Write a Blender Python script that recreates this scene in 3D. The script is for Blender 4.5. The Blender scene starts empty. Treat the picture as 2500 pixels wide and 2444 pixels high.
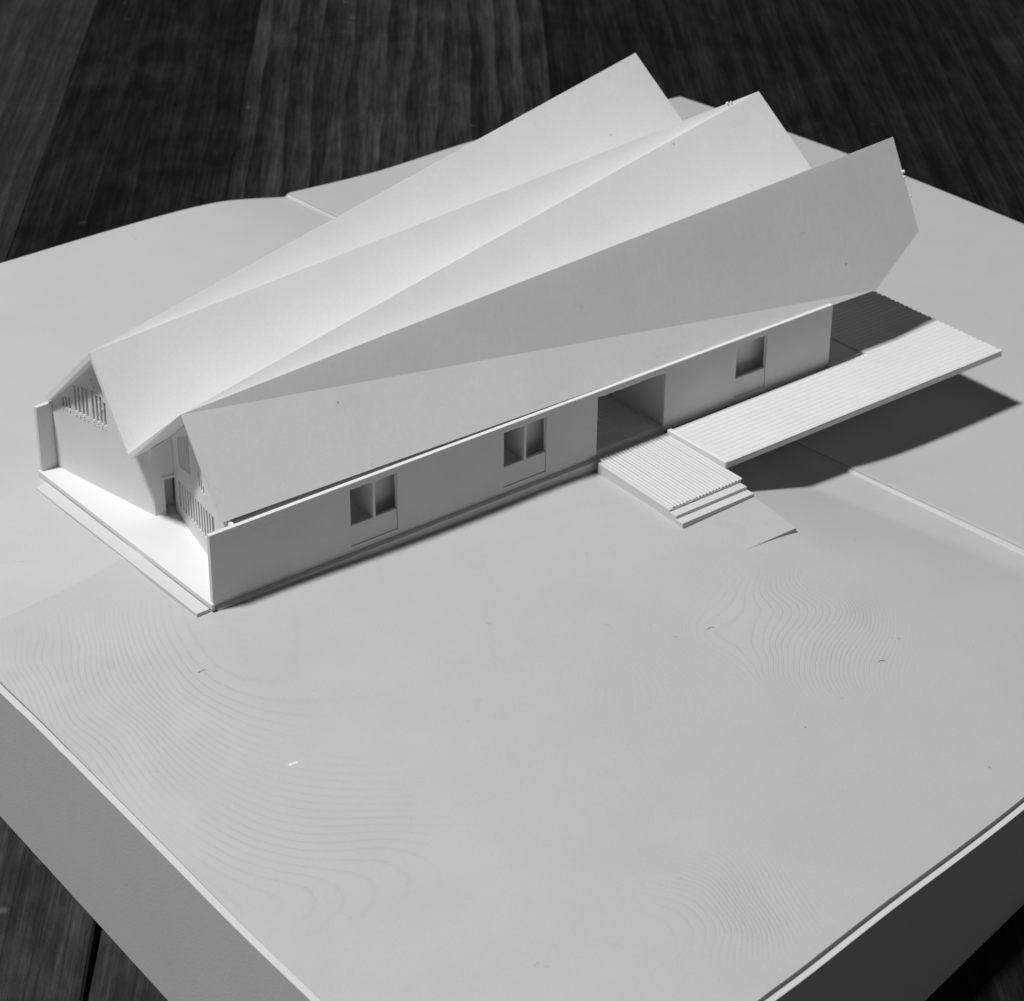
import bpy, bmesh, math, random
import numpy as np
from mathutils import Vector

random.seed(4)
C = bpy.context.scene.collection
scene = bpy.context.scene
scene.unit_settings.scale_length = 0.01          # one unit is one centimetre

# ------------------------------------------------------------------ camera
cd = bpy.data.cameras.new("camera"); cam = bpy.data.objects.new("camera", cd); C.objects.link(cam)
cam.location = (-25.0116, -41.8073, 30.5707)
cam.rotation_euler = (1.04882, -0.00811, -0.67606)
cd.sensor_width = 36.0; cd.sensor_fit = 'HORIZONTAL'; cd.lens = 36.0 * 6032.23 / 2500.0
cd.clip_start = 1.0; cd.clip_end = 1000.0
cd.dof.use_dof = True; cd.dof.focus_distance = 58.0; cd.dof.aperture_fstop = 0.52
scene.camera = cam

# ------------------------------------------------------------------ world and lamp
w = bpy.data.worlds.new("World"); scene.world = w; w.use_nodes = True
w.node_tree.nodes["Background"].inputs[0].default_value = (1, 1, 1, 1)
w.node_tree.nodes["Background"].inputs[1].default_value = 0.048

H = 260.0
ld = bpy.data.lights.new("ceiling_lamp", 'AREA'); lamp = bpy.data.objects.new("ceiling_lamp", ld); C.objects.link(lamp)
lamp.location = (20 - 0.47 * H, 0.12 * H, H)
lamp.rotation_euler = (Vector((10, 0, 0)) - Vector(lamp.location)).to_track_quat('-Z', 'Y').to_euler()
ld.shape = 'DISK'; ld.size = 32.0; ld.energy = 955000.0

# broad dim fill lamp added at the near right to lift unlit faces
fd = bpy.data.lights.new("fill_light", 'AREA'); fill = bpy.data.objects.new("fill_light", fd); C.objects.link(fill)
fill.location = (46, -66, 30); fill.rotation_euler = (Vector((8, -4, -1)) - Vector(fill.location)).to_track_quat('-Z', 'Y').to_euler()
fd.shape = 'RECTANGLE'; fd.size = 60.0; fd.size_y = 45.0; fd.energy = 2300.0

scene.view_settings.view_transform = 'Standard'; scene.view_settings.look = 'None'
scene.view_settings.exposure = 0.0; scene.view_settings.gamma = 1.0
scene.cycles.max_bounces = 10; scene.cycles.diffuse_bounces = 8


# ------------------------------------------------------------------ materials
def new_mat(name):
    m = bpy.data.materials.new(name); m.use_nodes = True
    nt = m.node_tree; b = nt.nodes["Principled BSDF"]
    return m, nt, b

def node(nt, kind, **kw):
    n = nt.nodes.new(kind)
    for k, v in kw.items():
        if k in ('operation', 'data_type', 'blend_type', 'noise_dimensions', 'feature', 'wave_type', 'bands_direction', 'interpolation'): setattr(n, k, v)
    return n

def math_n(nt, op, a, b=None):
    n = nt.nodes.new("ShaderNodeMath"); n.operation = op
    for i, v in enumerate((a, b)):
        if v is None: continue
        if isinstance(v, (int, float)): n.inputs[i].default_value = v
        else: nt.links.new(v, n.inputs[i])
    return n.outputs[0]

def noise(nt, vec, scale, detail=4, rough=0.6, dist=0.0):
    n = nt.nodes.new("ShaderNodeTexNoise")
    n.inputs["Scale"].default_value = scale; n.inputs["Detail"].default_value = detail
    n.inputs["Roughness"].default_value = rough; n.inputs["Distortion"].default_value = dist
    if vec is not None: nt.links.new(vec, n.inputs["Vector"])
    return n.outputs["Fac"]

def maprange(nt, v, a, b, c, d):
    n = nt.nodes.new("ShaderNodeMapRange")
    for i, x in enumerate((a, b, c, d)): n.inputs[i + 1].default_value = x
    nt.links.new(v, n.inputs[0]); return n.outputs[0]

def plastic(name, value, layer=0.0, line_bump=0.0, grain=0.012, speck=0.12, rough=0.55, streak=0.0, zones=(), trans=0.0):
    """printed plastic: faint mottling, fine pitting, layer lines every `layer` cm of height"""
    m, nt, b = new_mat(name)
    geo = nt.nodes.new("ShaderNodeNewGeometry"); pos = geo.outputs["Position"]
    f1 = maprange(nt, noise(nt, pos, 0.55, 5, 0.6), 0.3, 0.7, 0.978, 1.022)
    f2 = maprange(nt, noise(nt, pos, 26.0, 3, 0.7), 0.25, 0.75, 0.955, 1.045)
    val = math_n(nt, 'MULTIPLY', math_n(nt, 'MULTIPLY', f1, f2), value)
    if speck:
        vo = nt.nodes.new("ShaderNodeTexVoronoi"); vo.inputs["Scale"].default_value = 1.1
        nt.links.new(pos, vo.inputs["Vector"])
        sp = maprange(nt, vo.outputs["Distance"], 0.03, 0.055, 1.0 - speck * 3, 1.0)
        sep = nt.nodes.new("ShaderNodeSeparateColor"); nt.links.new(vo.outputs["Color"], sep.inputs[0])
        keep = math_n(nt, 'GREATER_THAN', sep.outputs[0], 0.88)
        sp = math_n(nt, 'MAXIMUM', sp, math_n(nt, 'SUBTRACT', 1.0, keep))
        val = math_n(nt, 'MULTIPLY', val, sp)
        # short scuffs and hairs, faint and scattered
        ds = nt.nodes.new("ShaderNodeVectorMath"); ds.operation = 'ADD'; nt.links.new(pos, ds.inputs[0])
        nz = nt.nodes.new("ShaderNodeTexNoise"); nz.inputs["Scale"].default_value = 2.2; nt.links.new(pos, nz.inputs["Vector"]); nt.links.new(nz.outputs["Color"], ds.inputs[1])
        mp2 = nt.nodes.new("ShaderNodeMapping"); mp2.inputs["Scale"].default_value = (1.6, 5.0, 3.0); mp2.inputs["Rotation"].default_value = (.4, .3, .9)
        nt.links.new(ds.outputs[0], mp2.inputs[0])
        v2 = nt.nodes.new("ShaderNodeTexVoronoi"); v2.inputs["Scale"].default_value = 0.8; nt.links.new(mp2.outputs[0], v2.inputs["Vector"])
        s2 = nt.nodes.new("ShaderNodeSeparateColor"); nt.links.new(v2.outputs["Color"], s2.inputs[0])
        k2_ = math_n(nt, 'GREATER_THAN', s2.outputs[1], 0.82)
        sc = maprange(nt, v2.outputs["Distance"], 0.05, 0.11, speck * 1.1, 0.0)
        val = math_n(nt, 'MULTIPLY', val, math_n(nt, 'SUBTRACT', 1.0, math_n(nt, 'MULTIPLY', sc, k2_)))
    height = math_n(nt, 'MULTIPLY', noise(nt, pos, 18.0, 4, 0.65), grain)
    if layer:
        sx = nt.nodes.new("ShaderNodeSeparateXYZ"); nt.links.new(pos, sx.inputs[0])
        wob = math_n(nt, 'MULTIPLY', math_n(nt, 'SUBTRACT', noise(nt, pos, 5.0, 3, 0.6), 0.5), layer * 0.35)
        z = math_n(nt, 'ADD', sx.outputs[2], wob)
        fr = math_n(nt, 'FRACT', math_n(nt, 'DIVIDE', math_n(nt, 'ADD', z, 50.0), layer))
        tri = math_n(nt, 'ABSOLUTE', math_n(nt, 'SUBTRACT', fr, 0.5))          # 0.5 at the joint of two layers
        gr = maprange(nt, tri, 0.28 if not zones else 0.33, 0.5, 0.0, 1.0)
        brk = maprange(nt, noise(nt, pos, 1.6, 3, 0.6), 0.35, 0.65, 0.45, 1.0)
        gr = math_n(nt, 'MULTIPLY', gr, brk)
        if zones:                                   # the layer joints only show where the print cooled unevenly
            tot = 0.06
            for (cx, cy, r, a) in zones:
                vd = nt.nodes.new("ShaderNodeVectorMath"); vd.operation = 'MULTIPLY_ADD'
                nt.links.new(pos, vd.inputs[0]); vd.inputs[1].default_value = (1, 1, 0); vd.inputs[2].default_value = (-cx, -cy, 0)
                ln = nt.nodes.new("ShaderNodeVectorMath"); ln.operation = 'LENGTH'; nt.links.new(vd.outputs[0], ln.inputs[0])
                mr = nt.nodes.new("ShaderNodeMapRange"); mr.interpolation_type = 'SMOOTHSTEP'
                nt.links.new(ln.outputs["Value"], mr.inputs[0])
                for i_, v_ in enumerate((0.25 * r, r, a, 0.0)): mr.inputs[i_ + 1].default_value = v_
                tot = math_n(nt, 'MAXIMUM', mr.outputs[0], tot)
            gr = math_n(nt, 'MULTIPLY', gr, tot)
        height = math_n(nt, 'SUBTRACT', height, math_n(nt, 'MULTIPLY', gr, line_bump))
        val = math_n(nt, 'MULTIPLY', val, math_n(nt, 'SUBTRACT', 1.0, math_n(nt, 'MULTIPLY', gr, 0.075 if zones else 0.04)))
    if streak:
        mp = nt.nodes.new("ShaderNodeMapping"); mp.inputs["Scale"].default_value = (3.0, 3.0, 0.12)
        nt.links.new(pos, mp.inputs[0])
        sn = noise(nt, mp.outputs[0], 2.5, 4, 0.65); height = math_n(nt, 'ADD', height, math_n(nt, 'MULTIPLY', sn, streak))
        val = math_n(nt, 'MULTIPLY', val, maprange(nt, sn, 0.3, 0.7, 0.985, 1.015))
    cmb = nt.nodes.new("ShaderNodeCombineColor")
    for i in range(3): nt.links.new(val, cmb.inputs[i])
    nt.links.new(cmb.outputs[0], b.inputs["Base Color"])
    bp = nt.nodes.new("ShaderNodeBump"); bp.inputs["Strength"].default_value = 1.0; bp.inputs["Distance"].default_value = 1.0
    nt.links.new(height, bp.inputs["Height"]); nt.links.new(bp.outputs[0], b.inputs["Normal"])
    b.inputs["Roughness"].default_value = rough
    b.inputs["Specular IOR Level"].default_value = 0.35
    if trans:                                       # thin printed sheets let a little light through
        tr = nt.nodes.new("ShaderNodeBsdfTranslucent"); nt.links.new(cmb.outputs[0], tr.inputs[0])
        mx = nt.nodes.new("ShaderNodeMixShader"); mx.inputs[0].default_value = trans
        nt.links.new(b.outputs[0], mx.inputs[1]); nt.links.new(tr.outputs[0], mx.inputs[2])
        nt.links.new(mx.outputs[0], nt.nodes["Material Output"].inputs[0])
    return m

TERR = dict(layer=0.0133, line_bump=0.0060, grain=0.005,
            zones=((-3.2, -1.6, 5.6, 1.1), (-3.0, -8.0, 3.8, .9), (10.8, -8.3, 3.6, 1.0), (2.6, -14.8, 2.4, 0.9), (6.0, -8.0, 3.5, 0.2), (-2.5, 4.0, 2.0, 0.2)))
M_terrain = plastic("grey_printed_terrain", 0.444, **TERR)
M_terrain_back = plastic("grey_printed_terrain_back", 0.478, **TERR)
M_base = plastic("grey_printed_base", 0.57, grain=0.006, speck=0.0)
M_white = plastic("white_printed_plastic", 0.76, grain=0.004, speck=0.08, trans=.10)
M_roof = plastic("white_printed_roof", 0.83, grain=0.0022, speck=0.12, streak=0.005, trans=.16)
M_deck = plastic("white_printed_deck", 0.70, grain=0.006, speck=0.0)
M_approach = plastic("grey_white_printed_steps", 0.58, grain=0.006, speck=0.0)
M_wall = plastic("white_printed_wall", 0.74, layer=0.06, line_bump=0.006, grain=0.005, speck=0.05, trans=.10)

def wood(name, dark, light, seed, ridge=1.0):
    m, nt, b = new_mat(name)
    tc = nt.nodes.new("ShaderNodeTexCoord")
    def mapped(sx, sy):
        mp = nt.nodes.new("ShaderNodeMapping"); mp.inputs["Location"].default_value = (seed * 7.3, seed * 3.1, 0)
        mp.inputs["Scale"].default_value = (sx, sy, 1.0); nt.links.new(tc.outputs["Object"], mp.inputs[0]); return mp.outputs[0]
    g1 = noise(nt, mapped(0.045, 1.0), 1.0, 3, 0.5, 0.9)              # broad weathered ridges
    g2 = noise(nt, mapped(0.04, 1.0), 6.5, 6, 0.72, 0.5)               # grain
    blot = noise(nt, mapped(0.5, 0.8), 0.42, 7, 0.65, 1.2)            # stains
    wv = nt.nodes.new("ShaderNodeTexWave"); wv.wave_type = 'BANDS'; wv.bands_direction = 'Y'; wv.wave_profile = 'SAW'
    wv.inputs["Scale"].default_value = 0.27; wv.inputs["Distortion"].default_value = 6.0; wv.inputs["Detail"].default_value = 3.0
    wv.inputs["Detail Scale"].default_value = 0.9; wv.inputs["Detail Roughness"].default_value = 0.6
    nt.links.new(mapped(0.12, 1.0), wv.inputs["Vector"])
    r0 = maprange(nt, g1, 0.34, 0.66, 0.0, 1.0)
    r1 = math_n(nt, 'ADD', math_n(nt, 'MULTIPLY', r0, 0.45), math_n(nt, 'MULTIPLY', wv.outputs["Fac"], 0.55))
    mix = math_n(nt, 'ADD', math_n(nt, 'MULTIPLY', r1, 0.42 * ridge), math_n(nt, 'MULTIPLY', maprange(nt, g2, 0.34, 0.66, 0.0, 1.0), 0.36))
    mix = math_n(nt, 'ADD', mix, math_n(nt, 'MULTIPLY', maprange(nt, blot, 0.32, 0.68, 0.0, 1.0), 0.24 + 0.30 * (1 - ridge)))
    vs = nt.nodes.new("ShaderNodeTexVoronoi"); vs.inputs["Scale"].default_value = 0.55; nt.links.new(tc.outputs["Object"], vs.inputs["Vector"])
    spk = maprange(nt, vs.outputs["Distance"], 0.03, 0.10, 0.45, 0.0)                 # pale paint spots and worn nicks
    sv = nt.nodes.new("ShaderNodeSeparateColor"); nt.links.new(vs.outputs["Color"], sv.inputs[0])
    mix = math_n(nt, 'ADD', mix, math_n(nt, 'MULTIPLY', spk, math_n(nt, 'GREATER_THAN', sv.outputs[0], 0.75)))
    f = math_n(nt, 'POWER', maprange(nt, mix, 0.20, 0.84, 0.0, 1.0), 1.7)
    val = math_n(nt, 'ADD', math_n(nt, 'MULTIPLY', f, light - dark), dark)
    cmb = nt.nodes.new("ShaderNodeCombineColor")
    for i in range(3): nt.links.new(val, cmb.inputs[i])
    nt.links.new(cmb.outputs[0], b.inputs["Base Color"])
    bp = nt.nodes.new("ShaderNodeBump"); bp.inputs["Strength"].default_value = 1.0; bp.inputs["Distance"].default_value = 0.5
    hh = math_n(nt, 'ADD', math_n(nt, 'ADD', math_n(nt, 'MULTIPLY', g1, 0.6 * ridge), math_n(nt, 'MULTIPLY', wv.outputs["Fac"], 0.22 * ridge)), math_n(nt, 'MULTIPLY', g2, 0.25))
    nt.links.new(hh, bp.inputs["Height"]); nt.links.new(bp.outputs[0], b.inputs["Normal"])
    b.inputs["Roughness"].default_value = 0.8
    b.inputs["Specular IOR Level"].default_value = 0.12
    return m


# ------------------------------------------------------------------ helpers
def thing(name, label, cat, loc=(0, 0, 0), group=None):
    o = bpy.data.objects.new(name, None); C.objects.link(o); o.location = loc
    o['label'] = label; o['category'] = cat
    if group: o['group'] = group
    return o

def tag(o, label, cat, group=None):
    o['label'] = label; o['category'] = cat
    if group: o['group'] = group
    return o

def obj(name, verts, faces, mat, parent=None, smooth=False, bevel=0.0):
    me = bpy.data.meshes.new(name); me.from_pydata([tuple(map(float, v)) for v in verts], [], faces); me.update()
    bm = bmesh.new(); bm.from_mesh(me); bmesh.ops.recalc_face_normals(bm, faces=bm.faces); bm.to_mesh(me); bm.free()
    me.materials.append(mat)
    if smooth:
        for p in me.polygons: p.use_smooth = True
    o = bpy.data.objects.new(name, me); C.objects.link(o)
    if parent: o.parent = parent
    if bevel:
        b = o.modifiers.new("bevel", 'BEVEL'); b.width = bevel; b.segments = 2; b.limit_method = 'ANGLE'; b.angle_limit = math.radians(35)
    return o

def hexa(b4, t4):
    """eight corners -> verts, faces"""
    return list(b4) + list(t4), [(3, 2, 1, 0), (4, 5, 6, 7), (0, 1, 5, 4), (1, 2, 6, 5), (2, 3, 7, 6), (3, 0, 4, 7)]

def box(x0, x1, y0, y1, z0, z1):
    return hexa([(x0, y0, z0), (x1, y0, z0), (x1, y1, z0), (x0, y1, z0)], [(x0, y0, z1), (x1, y0, z1), (x1, y1, z1), (x0, y1, z1)])

def join(parts):
    V, F = [], []
    for v, f in parts:
        o = len(V); V += list(v); F += [tuple(i + o for i in q) for q in f]
    return V, F

def prism(poly, z0, z1):
    n = len(poly)
    zz0 = z0 if hasattr(z0, '__len__') else [z0] * n
    zz1 = z1 if hasattr(z1, '__len__') else [z1] * n
    V = [(x, y, a) for (x, y), a in zip(poly, zz0)] + [(x, y, a) for (x, y), a in zip(poly, zz1)]
    F = [tuple(range(n - 1, -1, -1)), tuple(range(n, 2 * n))] + [(i, (i + 1) % n, n + (i + 1) % n, n + i) for i in range(n)]
    return V, F

def cell_wall(P, us, ws, holes, t):
    """a slab of thickness t with holes: P(u, w, d) -> point; us, ws cut lines; holes = set of (i, j) cells left open"""
    V, F, idx = [], [], {}
    def vid(i, j, k):
        if (i, j, k) not in idx:
            idx[(i, j, k)] = len(V); V.append(P(us[i], ws[j], t * k))
        return idx[(i, j, k)]
    nu, nw = len(us) - 1, len(ws) - 1
    full = lambda i, j: 0 <= i < nu and 0 <= j < nw and (i, j) not in holes
    for i in range(nu):
        for j in range(nw):
            if not full(i, j): continue
            q = [(i, j), (i + 1, j), (i + 1, j + 1), (i, j + 1)]
            F.append(tuple(vid(a, b, 0) for a, b in q)); F.append(tuple(vid(a, b, 1) for a, b in reversed(q)))
            for (di, dj), (a, b) in (((0, -1), (0, 1)), ((1, 0), (1, 2)), ((0, 1), (2, 3)), ((-1, 0), (3, 0))):
                if not full(i + di, j + dj):
                    F.append((vid(*q[b], 0), vid(*q[a], 0), vid(*q[a], 1), vid(*q[b], 1)))
    return V, F


# ------------------------------------------------------------------ the plank tabletop
TZ = -4.6
table = thing("plank_tabletop", "dark weathered plank tabletop under the white architectural model", "table", (0, 0, TZ))
dirv = Vector((-0.602, -0.799, 0)); nrm = Vector((0.799, -0.602, 0))
rz = math.atan2(dirv.y, dirv.x)
edges = [-40, -24.6, -9.5, -2.35, 9.9, 28.8, 42.0]
tones = [(0.006, 0.030), (0.017, 0.055), (0.002, 0.027), (0.006, 0.066), (0.0015, 0.026), (0.006, 0.036)]
ridges = [.7, .8, .6, 1.0, .8, .8]
for k in range(len(edges) - 1):
    for near_, (L0, L1) in enumerate(((-95.0, -8.03), (-7.97, 50.0))):      # each strip is split under the model to vary its tone
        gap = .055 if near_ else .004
        a, b = edges[k] + gap, edges[k + 1] - gap
        mid = (a + b) / 2; hw = (b - a) / 2; nseg = 40
        V, F = [], []
        e_ = .05 if near_ else .004
        prof = [(-hw, -2.5), (-hw, -2.4 * e_), (-hw + e_, -.5 * e_), (-hw + 3 * e_, 0.0), (hw - 3 * e_, 0.0), (hw - e_, -.5 * e_), (hw, -2.4 * e_), (hw, -2.5)]
        for q_ in range(nseg + 1):
            x = L0 + (L1 - L0) * q_ / nseg
            j1 = 0.03 * math.sin(x * 0.31 + k * 2.1) + random.uniform(-0.015, 0.015)
            for i, (y, z) in enumerate(prof):
                V.append((x, y + (j1 if 0 < i < 3 or 4 < i < 7 else 0), z))
        n = len(prof)
        for q_ in range(nseg):
            for i in range(n - 1):
                F.append((q_ * n + i, q_ * n + i + 1, (q_ + 1) * n + i + 1, (q_ + 1) * n + i))
        dk, lt = tones[k]
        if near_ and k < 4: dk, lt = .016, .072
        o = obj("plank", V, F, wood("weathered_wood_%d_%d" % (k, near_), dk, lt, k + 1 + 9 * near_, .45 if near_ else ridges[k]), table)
        c = nrm * mid
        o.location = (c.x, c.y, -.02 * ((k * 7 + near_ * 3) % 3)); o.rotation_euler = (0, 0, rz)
obj("table_underlay", *box(-120, 120, -120, 120, -3.2, -2.6), wood("dark_underside", 0.004, 0.010, 9), table)

# ------------------------------------------------------------------ terrain heights (cm)
class Plate:
    """thin-plate surface through measured spot heights"""
    def __init__(s, pts, smooth=1e-3):
        P = np.array(pts, float); s.p = P[:, :2]; n = len(P)
        K = s.k(np.linalg.norm(s.p[:, None] - s.p[None], axis=2)) + smooth * np.eye(n)
        A = np.zeros((n + 3, n + 3)); A[:n, :n] = K; A[:n, n] = 1; A[:n, n + 1:] = s.p; A[n:, :n] = A[:n, n:].T
        s.w = np.linalg.solve(A, np.concatenate([P[:, 2], np.zeros(3)]))
    @staticmethod
    def k(r): return np.where(r > 1e-9, r * r * np.log(np.maximum(r, 1e-9)), 0.0)
    def __call__(s, x, y):
        q = np.stack([np.ravel(x), np.ravel(y)], 1)
        K = s.k(np.linalg.norm(q[:, None] - s.p[None], axis=2))
        return (K @ s.w[:-3] + s.w[-3] + q @ s.w[-2:]).reshape(np.shape(x))

near_pts = [(-5.2, .66, -.65), (-5.5, -6.4, -.56), (-5.7, -12.2, -.44), (-6, -18.5, -.36),
    (1.08, -17.4, -.46), (5.4, -16.5, -.92), (10.5, -15.5, -1.52), (18.5, -13.8, -2.1),
    (0, -.5, -.22), (-.45, 3, -.17), (-.45, 7.5, -.17), (-.2, 5, -.18), (-.2, 6.4, -.18), (.6, 5, -.2), (5, -.5, -.34), (8.5, -.5, -.38), (11.3, -.4, -.40), (11, -3.9, -.50), (11.4, -3.6, -.47), (11.4, -5.05, -.62), (12.3, -3.6, -.455), (12.3, -5.06, -.645), (12.0, -4.3, -.54), (12.9, -4.2, -.54), (12.9, -5.1, -.68), (14.0, -5.15, -.79), (11.6, -6.0, -.70), (14.4, -3.8, -.86),
    (3.3, -4.7, -.25), (1, -3, -.24), (-.6, -8.3, -.38), (2.6, -9.8, -.44), (.5, -12, -.46), (6.5, -6, -.44), (5, -12.5, -.70), (7.5, -12.5, -.95),
    (14.3, -2.2, -.95), (15.5, -2.5, -1.24), (16.85, -2.6, -1.60), (17.6, -2.5, -1.82), (18.3, -2.4, -2.02), (18.45, -8.5, -1.80), (19.0, -8.2, -1.98), (16.5, .5, -1.45), (17.7, -5.6, -1.71),
    (5, 4, -.30), (11, 4, -.65), (17, 6, -1.4),
    (-4.7, 9, -.75), (-4.4, 21, -.62), (6, 21, -.56), (11, 21, -.50), (13.9, 21, -.62), (16.2, 21, -1.07), (8, 13, -.45), (1, 13, -.35)]
# surveyed layer lines: every line holds one height
for h_, line in ((-.24, ((-.37, 1.34), (-.88, .21), (-1.24, -.99), (-1.36, -2.4), (-.85, -3.5))),
                 (-.33, ((-.94, 2.72), (-1.58, 1.33), (-2.09, .16), (-2.46, -1.08), (-2.68, -2.37), (-2.5, -4.4), (-1.5, -6.3))),
                 (-.47, ((-2.99, .9), (-3.83, -2.48), (-4.13, -5.15), (-3.79, -7.37), (-3.15, -8.4), (-1.8, -9.3))),
                 (-.53, ((-2.96, 3.36), (-4.0, 1.17), (-4.66, -1.5))), (-.53, ((-4.88, -7.04), (-4.58, -8.24), (-4.03, -9.2))),
                 (-.70, ((9.06, -7.3), (9.37, -7.54), (9.0, -8.48), (8.4, -10.12))),
                 (-.72, ((10.99, -6.83), (10.87, -7.32), (9.83, -8.12), (9.27, -8.91))),
                 (-.76, ((11.62, -6.62), (11.49, -7.47), (10.03, -8.41), (9.33, -9.19), (8.8, -10.04))),
                 (-.84, ((12.6, -6.54), (12.4, -8.12), (10.39, -9.3), (9.63, -10.12), (9.13, -11.09))),
                 (-.92, ((13.22, -7.0), (12.91, -8.33), (11.16, -9.49), (10.35, -10.2), (9.57, -11.5))),
                 (-.60, ((3.01, -12.9), (3.3, -13.6), (2.86, -14.92), (1.98, -16.62))), (-.50, ((2.08, -13.76), (2.32, -14.25), (1.95, -15.52), (1.0, -16.9)))):
    near_pts += [(x_, y_, h_) for x_, y_ in line]
near = Plate(near_pts, 8e-2)
right = Plate([(18.3, -2.5, -1.56), (19.7, -2.5, -1.72), (21.6, -2.5, -1.80), (25.2, -2.5, -1.80), (16.4, 21, -.98), (20, 21, -1.12), (23.9, 21, -1.02), (33.7, 21, -1.62),
               (34.1, 16, -1.5), (34.6, 10, -1.55), (35, 4.5, -1.75), (18.95, -8.2, -1.62), (19.2, -13.7, -1.85), (36, -10, -2.0), (27, -10, -1.9), (17.3, 8, -1.25), (25, 9, -1.6)])
def z_near(x, y):
    z = near(x, y)
    # flat strip beside the step to the neighbouring tile
    strip = -1.60 - .04 * (x - 16.85) + .010 * (y + 2.6)
    return np.maximum(z, np.where((y < 2.0) & (x > 16.2), strip, -9.0))
def z_right(x, y): return right(x, y)

def tile(name, q, nu, nv, zf, parent, mat, skirt=0.6):
    """curved top over the plan quad q (corner 0->1 is u, 0->3 is v) with its vertical edges"""
    q = [np.array(p, float) for p in q]
    u, v = np.meshgrid(np.linspace(0, 1, nu + 1), np.linspace(0, 1, nv + 1), indexing='ij')
    X = sum(wt[..., None] * p for wt, p in zip(((1 - u) * (1 - v), u * (1 - v), u * v, (1 - u) * v), q))
    Z = zf(X[..., 0], X[..., 1])
    V = [(X[i, j, 0], X[i, j, 1], Z[i, j]) for i in range(nu + 1) for j in range(nv + 1)]
    I = lambda i, j: i * (nv + 1) + j
    F = [(I(i, j), I(i + 1, j), I(i + 1, j + 1), I(i, j + 1)) for i in range(nu) for j in range(nv)]
    ring = [(i, 0) for i in range(nu)] + [(nu, j) for j in range(nv)] + [(i, nv) for i in range(nu, 0, -1)] + [(0, j) for j in range(nv, 0, -1)]
    base = len(V)
    # separate vertices for the edge faces keep the rim crisp
    for i, j in ring: V.append(V[I(i, j)])
    for i, j in ring: x, y, z = V[I(i, j)]; V.append((x, y, z - skirt))
    m = len(ring)
    for k in range(m):
        k2 = (k + 1) % m
        F.append((base + k2, base + k, base + m + k, base + m + k2))
    me = bpy.data.meshes.new(name); me.from_pydata([tuple(map(float, a)) for a in V], [], F); me.update()
    for p in me.polygons: p.use_smooth = True
    me.materials.append(mat)
    o = bpy.data.objects.new(name, me); C.objects.link(o); o.parent = parent
    return o

site = thing("site_base", "grey printed terrain block carrying the white building model", "model base")
lx = lambda y: -5.2 + (y - .66) * .041          # left edge of the block
ry = lambda x: -17.45 + .205 * (x - 1.08)       # front edge
kx = lambda y: 18.4 - .0885 * (y + 2.45)        # joint between near and far tiles
ex = lambda y: 33.7 + .08 * (21 - y)            # far edge
G = 0.19; GR = 0.175          # setback of the terrain behind the rim, left and front
cornerF = (lx(-18.9) + G, ry(-5.8) + GR + .03)
def on_front(kf):
    x = 19.0
    for _ in range(20): x = kf(ry(x))
    return x
xk = on_front(kx); xe = on_front(ex)
tile("terrain_tile", [cornerF, (xk - .004, ry(xk) + GR), (kx(3.3) - .004, 3.3), (lx(3.3) + G, 3.3)], 110, 100, z_near, site, M_terrain)
tile("terrain_tile", [(lx(3.3) + G, 3.301), (kx(3.3) - .004, 3.301), (kx(21) - .004, 21), (lx(21) + G, 21)], 90, 70,
     lambda x, y: z_near(x, y) - .012, site, M_terrain_back)
tile("terrain_tile", [(xk + .004, ry(xk) + GR), (xe - .1, ry(xe) + GR), (ex(21) - .1, 21), (kx(21) + .004, 21)], 70, 110, z_right, site, M_terrain)

# the hollow block: outer faces, a stepped rim and the inside faces behind the rim
outer = []
yc = -18.9; pF = (lx(-18.66), ry(lx(-18.66)))
def seg(a, b, n): return [(a[0] + (b[0] - a[0]) * t / n, a[1] + (b[1] - a[1]) * t / n) for t in range(n)]
cA = pF; cB = (xe, ry(xe)); cC = (ex(21.05), 21.05); cD = (lx(21.05), 21.05)
left_side = seg(cD, cA, 80)
for ys in (-.15, -2.2):                         # two layer steps in the rim
    left_side += [(lx(ys + .006), ys + .006), (lx(ys - .006), ys - .006)]
left_side.sort(key=lambda p: -p[1])
outer = seg(cA, cB, 90) + seg(cB, cC, 40) + seg(cC, cD, 40) + left_side
cen = np.array([14.0, 2.0])
def rim_z(x, y):
    xx, yy = np.array([x]), np.array([y])
    z = float((z_right if x > kx(y) else z_near)(xx, yy)[0]) - ((.0 if x < lx(y) + .5 else .075) if y < 20.5 and x < ex(y) - .5 else .3)
    return z
V, F = [], []
n = len(outer)
for i, (x, y) in enumerate(outer):
    p0 = Vector(outer[i - 1]); p1 = Vector(outer[(i + 1) % n]); t = (p1 - p0).normalized(); nn = Vector((-t.y, t.x))
    z = rim_z(x, y); rw = .165 if x < lx(y) + .3 else .14; xi, yi = x + nn.x * rw, y + nn.y * rw
    if x < lx(y) + .3: z += .014 * (y < -.15) + .014 * (y < -2.2) - .014
    V += [(x, y, TZ), (x, y, z), (xi, yi, z), (xi, yi, z - 1.2)]
for i in range(n):
    a, b = 4 * i, 4 * ((i + 1) % n)
    for k in range(3): F.append((a + k, b + k, b + k + 1, a + k + 1))
obj("base_box", V, F, M_base, site, bevel=0.03)

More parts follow.
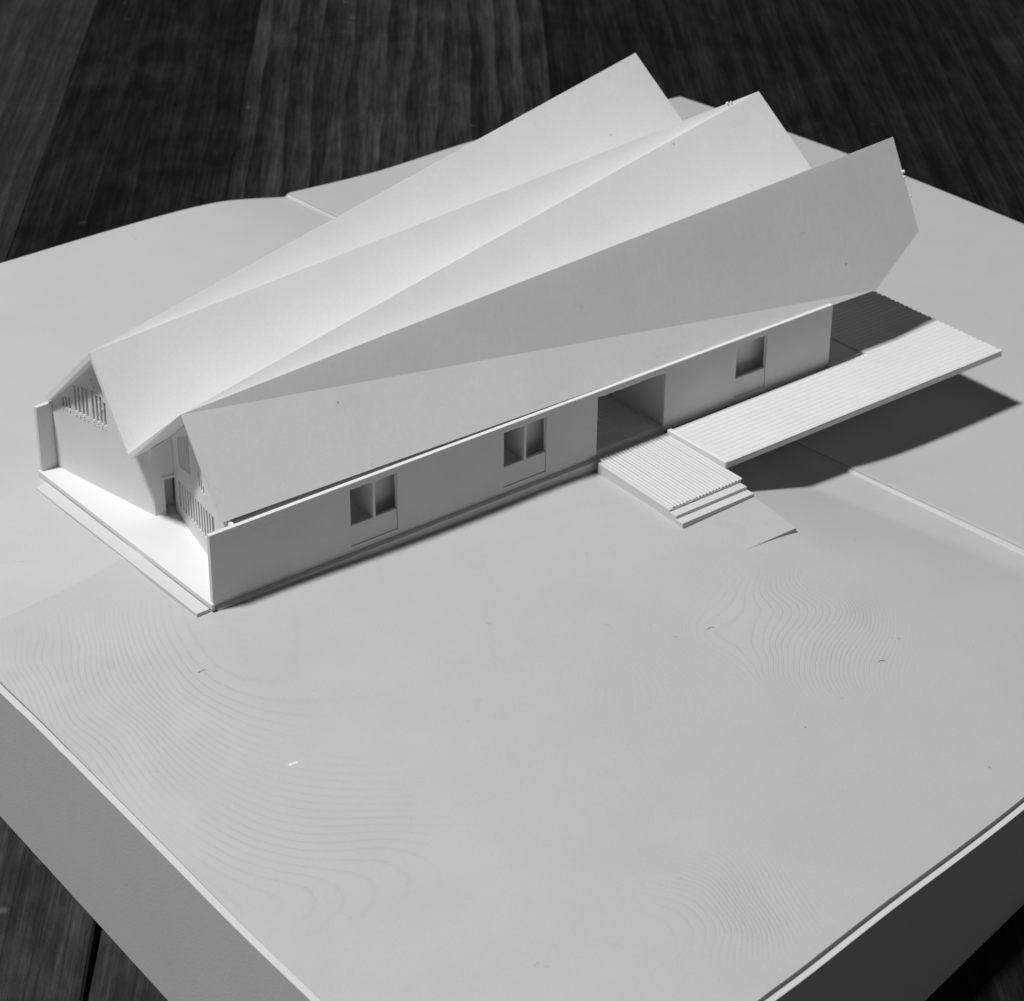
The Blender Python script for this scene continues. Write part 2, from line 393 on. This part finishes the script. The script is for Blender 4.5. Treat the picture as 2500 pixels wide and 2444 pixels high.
# raised double lip along the joint between the near and far tiles
V, F = [], []
ns = 120
for q_ in range(ns + 1):
    y = -13.6 + (20.98 + 13.6) * q_ / ns; x = kx(y)
    zn = float(z_near(np.array([x - .12]), np.array([y]))[0]); zr = float(z_right(np.array([x + .1]), np.array([y]))[0])
    for dx, z in ((-.12, zn - .3), (-.12, zn + .004), (-.085, zn + .025), (-.03, zr - .016), (-.01, zr - .016), (0, zr - .06), (.01, zr - .002), (.10, zr + .004), (.104, zr - .3)):
        V.append((x + dx, y, z))
for q_ in range(ns):
    for i in range(8): F.append((q_ * 9 + i, q_ * 9 + i + 1, (q_ + 1) * 9 + i + 1, (q_ + 1) * 9 + i))
obj("joint_lip", V, F, M_terrain_back, site)

# ------------------------------------------------------------------ the building
bld = thing("building_model", "white printed building model with folded fan roof and cantilevered deck", "model building")
WH = 1.82

# floor and plinths
obj("floor_slab", *prism([(-.05, -.02), (.03, -.02), (.05, .10), (21.2, .10), (21.2, 9.2), (20, 9.2), (-.05, 8.06)], -.16, 0.0), M_white, bld, bevel=.015)
obj("plinth", *prism([(.10, -.035), (14.0, -.035), (14.0, 8.6), (.12, 8.0)], -1.6, -.165), M_white, bld, bevel=.02)
obj("porch_step", *prism([(-.43, .04), (-.07, .05), (-.07, 7.6), (-.43, 7.53)], -.4, -.125), M_base, bld, bevel=.015)

obj("curb", *box(20.0, 21.2, -.05, .098, -.16, .006), M_white, bld, bevel=.015)

# front wall with its openings
us = [0, 3.92, 5.30, 8.58, 9.94, 11.62, 13.92, 16.45, 17.56, 20.0]
ws = [0, .09, .65, 1.655, WH]
holes = set()
for i in (1, 3): holes |= {(i, 1), (i, 2)}
holes |= {(5, 0), (5, 1), (5, 2), (7, 1), (7, 2)}
obj("front_wall", *cell_wall(lambda u, z, d: (u, d, z), us, ws, holes, .12), M_wall, bld, bevel=.012)
for (x0, x1, mul) in ((3.92, 5.30, 4.62), (8.58, 9.94, 9.27), (16.45, 17.56, None)):
    wd = obj("window", *join([box(x0 + .002, x1 - .002, .03, .12, .092, .65)] + ([box(x0 + .002, x1 - .002, .12, .16, .092, .2)])), M_wall, bld, bevel=.008)
    if mul:
        obj("mullion", *box(mul - .035, mul + .035, .012, 1.0, .652, 1.653), M_white, wd, bevel=.006)
for x0, x1 in ((4.66, 5.8), (9.31, 10.4), (16.4, 18.0)):
    obj("opening_reflector", *box(x0, x1, .42, .45, .1, 1.62), M_white, bld)  # white plates added behind the openings to lighten them with bounced light
# drooping strands under the lintels
for (x0, x1) in ((3.92, 4.58), (4.66, 5.30), (8.58, 9.23), (9.31, 9.94), (11.62, 13.92), (16.45, 17.56)):
    parts = []
    nst = max(4, int((x1 - x0) / .16))
    for k in range(nst):
        a = x0 + (x1 - x0) * k / nst; b = x0 + (x1 - x0) * (k + 1) / nst
        h1 = random.uniform(.005, .035); h2 = random.uniform(.005, .035)
        parts.append(hexa([(a, .02, 1.656 - h1), (b, .02, 1.656 - h2), (b, .1, 1.656 - h2), (a, .1, 1.656 - h1)],
                          [(a, .02, 1.66), (b, .02, 1.66), (b, .1, 1.66), (a, .1, 1.66)]))
    obj("lintel_droop", *join(parts), M_wall, bld)

# remaining enclosure
obj("back_wall", *hexa([(0, 7.93, 0), (20, 9.05, 0), (20, 9.17, 0), (0, 8.05, 0)], [(0, 7.93, WH), (20, 9.05, WH), (20, 9.17, WH), (0, 8.05, WH)]), M_wall, bld, bevel=.012)
obj("inner_wall", *box(18.9, 19.0, .5, 8.9, .002, 1.8), M_white, bld)
obj("inner_wall", *box(14.0, 14.1, .124, 8.0, .002, 1.62), M_white, bld)
obj("inner_wall", *box(6.9, 7.0, .124, 7.9, .002, 1.62), M_white, bld)

# floor boards seen through the wide doorway
for k in range(22):
    x = 11.66 + k * .105
    obj("floor_board", *box(x, x + .085, .13, 3.6, .003, .03), M_white, bld)

obj("eave_gap_blocker", *hexa([(.9, .123, 1.63), (19.9, .123, 1.63), (19.9, .9, 1.63), (.9, .9, 1.63)], [(.9, .123, 1.652), (19.9, .123, 1.652), (19.9, .9, 1.652), (.9, .9, 1.652)]), M_white, bld)  # unseen strip added to stop light leaking in through the eave gap

# --- roof
E0, R1, V1, R2, E3 = (.33, 8.03, 1.98), (.45, 5.75, 4.08), (.50, 4.36, 1.88), (.55, 1.77, 4.05), (.58, .32, 1.83)
P1, P2, P3 = (21.2, 9.721, 5.942), (22.0, 5.401, 5.845), (23.5, 1.525, 5.343)
W1, W2 = (22.1, 7.74, 3.454), (22.85, 3.041, 3.199)
K, Q = (23.733, .468, 2.823), (21.75, .08, 1.73)
K2, Q2 = (22.2, 10.1, 3.0), (21.4, 10.0, 1.75)
RV = [E0, R1, V1, R2, E3, P1, P2, P3, W1, W2, K, Q, K2, Q2]
e0, r1, v1, r2, e3, p1, p2, p3, w1, w2, k_, q_, k2, q2 = range(14)
RF = [(e0, r1, q2), (r1, p1, k2, q2), (r1, w1, p1), (r1, p2, w1), (r1, v1, p2), (v1, r2, p2), (r2, w2, p2), (r2, p3, w2), (r2, q_, k_, p3), (r2, e3, q_)]
# the shell's inner surface, one offset per corner so the sheet stays about 1.5 mm thick
OFF = [(0, -.10, -.10), (0, 0, -.20), (0, 0, -.19), (0, 0, -.21), (0, .115, -.08), (-.02, -.06, -.17), (-.02, 0, -.18), (-.02, .12, -.10),
       (-.02, 0, -.17), (-.02, 0, -.17), (-.05, .13, .03), (-.05, .13, .02), (-.03, -.13, .02), (-.03, -.13, .02)]
nR = len(RV)
RV2 = RV + [tuple(a + b for a, b in zip(p, o)) for p, o in zip(RV, OFF)]
cnt = {}
for f in RF:
    for a, b in zip(f, f[1:] + f[:1]): cnt[(a, b)] = 1
RF2 = list(RF) + [tuple(nR + i for i in reversed(f)) for f in RF]
for (a, b) in cnt:
    if (b, a) not in cnt: RF2.append((b, a, nR + a, nR + b))
roof = obj("roof", RV2, RF2, M_roof, bld)

def tube(pts, r, sides=6):
    """closed tube through points"""
    pts = [Vector(p) for p in pts]; V, F = [], []
    for i, p in enumerate(pts):
        t = (pts[min(i + 1, len(pts) - 1)] - pts[max(i - 1, 0)]).normalized()
        a = t.orthogonal().normalized(); b = t.cross(a)
        V += [tuple(p + (a * math.cos(2 * math.pi * k / sides) + b * math.sin(2 * math.pi * k / sides)) * r) for k in range(sides)]
    for i in range(len(pts) - 1):
        for k in range(sides):
            F.append((i * sides + k, i * sides + (k + 1) % sides, (i + 1) * sides + (k + 1) % sides, (i + 1) * sides + k))
    F += [tuple(range(sides - 1, -1, -1)), tuple((len(pts) - 1) * sides + k for k in range(sides))]
    return V, F
# the folds that run along the roof are slightly rounded
at_ = roof.data.attributes.new("bevel_weight_edge", 'FLOAT', 'EDGE')
ridge_keys = {tuple(sorted(k)) for k in ((r1, p2), (r2, p2), (r2, p3), (r1, p1))}
for e in roof.data.edges:
    if tuple(sorted(e.vertices)) in ridge_keys: at_.data[e.index].value = 1.0
bv = roof.modifiers.new("ridge_rounding", 'BEVEL'); bv.limit_method = 'WEIGHT'; bv.width = .007; bv.segments = 2; bv.miter_outer = 'MITER_SHARP'
# burrs along the raw right-hand edges
for a, b in ((P1, W1), (P2, W2), (P3, K), (K, Q)):
    a, b = Vector(a), Vector(b); parts = []; L_ = (b - a).length; n_ = int(L_ / .085)
    for i in range(n_):
        p = a.lerp(b, (i + random.random() * .6) / n_) + Vector((.0, random.uniform(.0, .05), -.01)); r = random.uniform(.010, .026)
        parts.append(([tuple(p + Vector(d) * r) for d in ((1, 0, 0), (0, 1, 0), (-1, 0, 0), (0, -1, 0), (0, 0, 1), (0, 0, -1))],
                      [(0, 1, 4), (1, 2, 4), (2, 3, 4), (3, 0, 4), (1, 0, 5), (2, 1, 5), (3, 2, 5), (0, 3, 5)]))
    o_ = obj("edge_burr", *join(parts), M_roof, roof, smooth=True); o_['kind'] = 'stuff'

def roof_under(x, y):
    """height of the roof's underside above a plan point near the left gable"""
    pts = [(E3, 0.0), (R2, .10), (V1, .20), (R1, .10), (E0, 0.0)]
    for (a, sa), (b, sb) in zip(pts, pts[1:]):
        if min(a[1], b[1]) <= y <= max(a[1], b[1]):
            t = (y - a[1]) / (b[1] - a[1]); return a[2] + (b[2] - a[2]) * t - .17 + (sa + (sb - sa) * t) * (x - .5)
    return WH - .02

# --- gable walls
def panel(name, A, B, parent, slots, mat, tk=.10, ntop=60):
    """wall panel with slot openings left between upright slats; slots: (u_centre, half_width, z0, z1)"""
    A = Vector((*A, 0)); B = Vector((*B, 0)); L = (B - A).length; t = (B - A) / L; nn = Vector((-t.y, t.x, 0))
    if nn.x < 0: nn = -nn
    ed = sorted({round(u + k * hw, 4) for (u, hw, _, _) in slots for k in (-1, 1)} | {0.0, round(L, 4)})
    grid = [L * i / ntop for i in range(1, ntop)]
    cuts = sorted(ed + [g for g in grid if min(abs(g - e) for e in ed) > .004])
    parts = []
    def quadcol(u0, u1, za0, za1, zb0, zb1):
        p = lambda u, z, d: tuple(A + t * u + nn * d + Vector((0, 0, z)))
        parts.append(hexa([p(u0, za0, 0), p(u1, za1, 0), p(u1, za1, tk), p(u0, za0, tk)], [p(u0, zb0, 0), p(u1, zb1, 0), p(u1, zb1, tk), p(u0, zb0, tk)]))
    for u0, u1 in zip(cuts, cuts[1:]):
        if u1 - u0 < 1e-4: continue
        um = (u0 + u1) / 2
        pa = A + t * u0; pb = A + t * u1
        ta, tb = roof_under(pa.x, pa.y), roof_under(pb.x, pb.y)
        z = 0.002
        for (u, hw, z0, z1) in sorted([s for s in slots if abs(s[0] - um) < s[1]], key=lambda s: s[2]):
            if z0 > min(ta, tb): continue
            quadcol(u0, u1, z, z, z0, z0); z = min(z1, min(ta, tb) - .01)
        if min(ta, tb) > z + .005: quadcol(u0, u1, z, z, ta, tb)
    V, F = join(parts)
    me = bpy.data.meshes.new(name); me.from_pydata([tuple(v) for v in V], [], F); me.update()
    bm = bmesh.new(); bm.from_mesh(me); bmesh.ops.remove_doubles(bm, verts=bm.verts, dist=1e-4)
    # drop the inner faces shared by neighbouring columns
    seen = {}
    for f in bm.faces: seen.setdefault(tuple(sorted(v.index for v in f.verts)), []).append(f)
    bmesh.ops.delete(bm, geom=[f for fs in seen.values() if len(fs) > 1 for f in fs], context='FACES_ONLY')
    bmesh.ops.recalc_face_normals(bm, faces=bm.faces); bm.to_mesh(me); bm.free(); me.materials.append(mat)
    o = bpy.data.objects.new(name, me); C.objects.link(o); o.parent = parent
    return o, A, t, nn

def slats(A, t, nn, us, wd, z0, z1, parent, d0=.0, dk=.07):
    """upright bars standing in an opening, one object each"""
    for i, u in enumerate(us):
        za = z0(u) if callable(z0) else z0; zb = z1(u) if callable(z1) else z1
        q = []
        for du, d in ((-wd / 2, d0), (wd / 2, d0), (wd / 2, d0 + dk), (-wd / 2, d0 + dk)):
            P = A + t * (u + du) + nn * d; q.append((P.x, P.y))
        obj("slat", *prism(q, za, zb), M_white, parent, bevel=.004)

# slots in the gable above the solid wall, upright bars left between them
bs = [(u, .042, 1.92, z1) for u, z1 in ((.94, 2.64), (1.09, 2.68), (1.24, 2.70), (1.39, 2.70), (1.62, 2.72), (1.77, 2.70), (1.92, 2.66), (2.06, 2.55))]
bs += [(u, .038, 1.90, z1) for u, z1 in ((.44, 2.14), (.57, 2.19), (.70, 2.22))]
back_gable, gA, gt, gn = panel("gable_wall", (.45, 7.92), (1.08, 4.27), bld, bs, M_white)
def slats(A, t, nn, us, wd, z0, z1, parent, d0=.0, dk=.07):
    """upright bars standing in an opening, one object each"""
    for i, u in enumerate(us):
        za = z0(u) if callable(z0) else z0; zb = z1(u) if callable(z1) else z1
        q = []
        for du, d in ((-wd / 2, d0), (wd / 2, d0), (wd / 2, d0 + dk), (-wd / 2, d0 + dk)):
            P = A + t * (u + du) + nn * d; q.append((P.x, P.y))
        obj("slat", *prism(q, za, zb), M_white, parent, bevel=.004)
# small blobs of plastic left at the foot of each slot and along the right slope
def blob(P, r, mat, parent, name="plastic_blob"):
    bm = bmesh.new(); bmesh.ops.create_icosphere(bm, subdivisions=2, radius=r)
    for v in bm.verts: v.co *= random.uniform(.85, 1.12)
    me = bpy.data.meshes.new(name); bm.to_mesh(me); bm.free(); me.materials.append(mat)
    for p in me.polygons: p.use_smooth = True
    o = bpy.data.objects.new(name, me); C.objects.link(o); o.location = P; o.parent = parent
    return o
for u in (.44, .57, .70, .94, 1.09, 1.24, 1.39, 1.62, 1.77, 1.92, 2.06):
    for dz in (1.87, 1.81):
        P = gA + gt * (u + random.uniform(-.01, .01)) - gn * .006
        blob((P.x, P.y, dz + random.uniform(-.012, .012)), random.uniform(.016, .022), M_white, back_gable)
for i in range(7):
    u = 1.47 + i * .085; P = gA + gt * u - gn * .01
    blob((P.x, P.y, 3.36 - i * .17), .022, M_white, back_gable)

lo = lambda u: .36 + .06 * (u - .42)
hi = lambda u: 1.05 + .13 * (u - .42)
fs = [(.42 + .2 * i, .1, lo(.42 + .2 * i), hi(.42 + .2 * i)) for i in range(13)]
fs += [(.50 + .13 * i, .043, 1.50 + .03 * i, 2.32 + .07 * i) for i in range(7)]
fs += [(2.0 + .145 * i, .036, 1.68, 2.14 - .13 * i) for i in range(3)]
front_gable, fA, ft, fn = panel("louvre_wall", (1.60, 4.15), (.66, .14), bld, fs, M_white)
slats(fA, ft, fn, [.52 + .2 * i - (0 if i else 0) for i in range(12)], .105, lambda u: lo(u) - .02, lambda u: hi(u) + .02, front_gable)

# return wall with the entrance door between the two gables
rt = Vector((.98, -.199, 0)).normalized(); rn = Vector((-rt.y, rt.x, 0)); r0 = Vector((1.08, 4.27, 0))
def RP(u, d): p = r0 + rt * u + rn * d; return (p.x, p.y)
obj("return_wall", *join([prism([RP(0, 0), RP(.20, 0), RP(.20, .12), RP(0, .12)], .002, [1.86, 1.93, 1.93, 1.86]),
                          prism([RP(.20, 0), RP(.56, 0), RP(.56, .12), RP(.20, .12)], 1.0, [1.93, 2.10, 2.10, 1.93])]), M_white, bld)
door = obj("door", *prism([RP(.22, .36), RP(.60, .36), RP(.60, .40), RP(.22, .40)], .004, 1.1), M_white, bld)
obj("door_frame", *join([prism([RP(.20, -.035), RP(.265, -.035), RP(.265, .34), RP(.20, .34)], .004, 1.04), prism([RP(.266, -.035), RP(.55, -.035), RP(.55, .05), RP(.266, .05)], .97, 1.04)]), M_white, door)
# dark backing behind the louvres: an inner screen wall
obj("inner_wall", *hexa([(1.6, 7.8, 0), (2.1, 4.2, 0), (2.2, 4.2, 0), (1.7, 7.8, 0)], [(1.6, 7.8, 2.3), (2.1, 4.2, 1.7), (2.2, 4.2, 1.7), (1.7, 7.8, 2.3)]), M_white, bld)

# --- decks
def ridge_board(L, wd, h, amp=.034, n=5):
    """a board with a rounded top, along +X, from y=0 to wd, top at z=0"""
    prof = [(0, -h), (0, -amp)] + [(wd * (i + .5) / n, -amp + amp * math.sin(math.pi * (i + .5) / n)) for i in range(n)] + [(wd, -amp), (wd, -h)]
    V = [(x, y, z) for x in (0, L) for y, z in prof]; m = len(prof)
    F = [(i, i + 1, m + i + 1, m + i) for i in range(m - 1)] + [tuple(range(m)), tuple(range(2 * m - 1, m - 1, -1)), (m - 1, 0, m, 2 * m - 1)]
    me = bpy.data.meshes.new("deck_board"); me.from_pydata(V, [], F); me.update()
    bm = bmesh.new(); bm.from_mesh(me); bmesh.ops.recalc_face_normals(bm, faces=bm.faces); bm.to_mesh(me); bm.free()
    me.materials.append(M_deck)
    return me

zB = .07
deck = obj("cantilever_deck", *join([box(13.9, 24.36, -2.42, -.2, zB - .2, zB - .045), box(21.22, 24.36, -.1999, 8.6, zB - .2, zB - .045)]), M_deck, bld)
obj("slit_light_blocker", *join([box(13.9, 21.4, -.35, .2, -.55, -.30), box(13.9, 21.4, -.6, -.3501, -.55, -.131)]), M_deck, bld)  # unseen block added to keep light in the deck slit off the ground
meL = ridge_board(24.36 - 13.9, .172, .06); meS = ridge_board(24.36 - 21.22, .172, .06)
y = -2.42; i = 0
while y < 8.4:
    long_ = y + .172 < -.18
    o = bpy.data.objects.new("deck_board", meL if long_ else meS); C.objects.link(o); o.parent = deck
    o.location = ((13.9 if long_ else 21.22) + random.uniform(-.012, .012), y, zB)
    y += .1755
o = obj("deck_edge", *box(13.86, 14.0, -2.44, -.2, zB - .2, zB + .012), M_deck, deck, bevel=.02)

apr = obj("approach_deck", *prism([(11.5, -.2), (13.84, -.2), (13.84, -3.05), (11.41, -3.05)], [-.55] * 4, [-.105, -.105, -.165, -.165]), M_approach, bld, bevel=.015)
meA = ridge_board(2.9, .095, .05, .028); meA.materials[0] = M_approach
for k in range(22):
    x0 = 11.5 + k * .1064
    o = bpy.data.objects.new("deck_board", meA); C.objects.link(o); o.parent = apr
    o.location = (x0 + .097, -.14 + random.uniform(-.01, .01), -.055 + random.uniform(-.003, .003))
    skew = (-.09 * (1 - k / 21.0)) / 2.9
    o.rotation_euler = (0, math.atan2(.07, 2.9), -math.pi / 2 + skew)
obj("step", *prism([(11.41, -3.02), (13.82, -3.02), (13.82, -3.30), (11.41, -3.30)], -.7, -.225), M_approach, bld, bevel=.01)
obj("step", *prism([(11.40, -3.29), (13.83, -3.29), (13.83, -3.56), (11.40, -3.56)], -.8, -.315), M_approach, bld, bevel=.01)
ramp_l0 = float(z_near(np.array([11.4]), np.array([-3.55]))[0]) + .004
ramp_l1 = float(z_near(np.array([11.4]), np.array([-5.06]))[0]) - .015
obj("ramp", *prism([(11.40, -3.55), (13.84, -3.55), (13.87, -5.06), (11.40, -5.06)], [-1.2] * 4, [ramp_l0, -.40, -.64, ramp_l1]), M_terrain, bld, bevel=.008)

# stringing blobs left on the roof's far edges
for P, r in (((20.85, 5.41, 5.76), .045), ((20.98, 5.40, 5.77), .03), ((23.60, 1.12, 4.42), .055), ((23.62, 1.08, 4.28), .045), ((23.68, .85, 3.75), .03)):
    blob(P, r, M_white, roof)

# ------------------------------------------------------------------ loose bits on the model
def strand(name, pts, r, mat, label, cat, group=None):
    P = [Vector(p) for p in pts]; Q_ = []
    for i in range(len(P) - 1):                    # Catmull-Rom through the points
        p0, p1, p2_, p3_ = P[max(i - 1, 0)], P[i], P[i + 1], P[min(i + 2, len(P) - 1)]
        for k in range(6):
            t = k / 6.0
            Q_.append(0.5 * ((2 * p1) + (p2_ - p0) * t + (2 * p0 - 5 * p1 + 4 * p2_ - p3_) * t * t + (3 * p1 - p0 - 3 * p2_ + p3_) * t ** 3))
    Q_.append(P[-1])
    return tag(obj(name, *tube(Q_, r), mat, smooth=True), label, cat, group)

def zt(x, y): return float(z_near(np.array([x]), np.array([y]))[0])
x, y = -1.95, -5.95; z = zt(x, y)
V, F = hexa([(0, 0, -.01), (.24, -.03, -.01), (.25, .05, -.01), (.02, .08, -.01)], [(.0, .0, .01), (.23, -.02, .02), (.24, .04, .03), (.02, .07, .025)])
sh = obj("plastic_shaving", V, F, M_white, bevel=.008); sh.location = (x, y, z)
tag(sh, "tiny white plastic shaving lying on the grey terrain below the building", "scrap")

for pts, lab in ((((15.3, .87, 2.36), (15.42, .95, 2.52), (15.55, .93, 2.46), (15.56, .86, 2.34), (15.45, .86, 2.33), (15.40, .9, 2.42)), "curled hair of plastic on the lower roof facet above the wide doorway"),):
    strand("plastic_hair", pts, .008, M_white, lab, "fibre")
for (x, y, lab) in ((9.1, -7.1, "short bent plastic fibre lying on the terrain left of the wavy layer lines"), (11.6, -10.2, "tiny grey plastic fibre on the right flank of the wavy layer lines"), (-1.5, -1.9, "tiny plastic fibre on the terrain in front of the porch corner")):
    z = zt(x, y) + .006
    strand("plastic_fibre", [(x - .12, y + .02, z), (x - .04, y + .045, z + .01), (x + .05, y + .03, z + .008), (x + .1, y - .03, z)], .007, M_terrain, lab, "fibre")
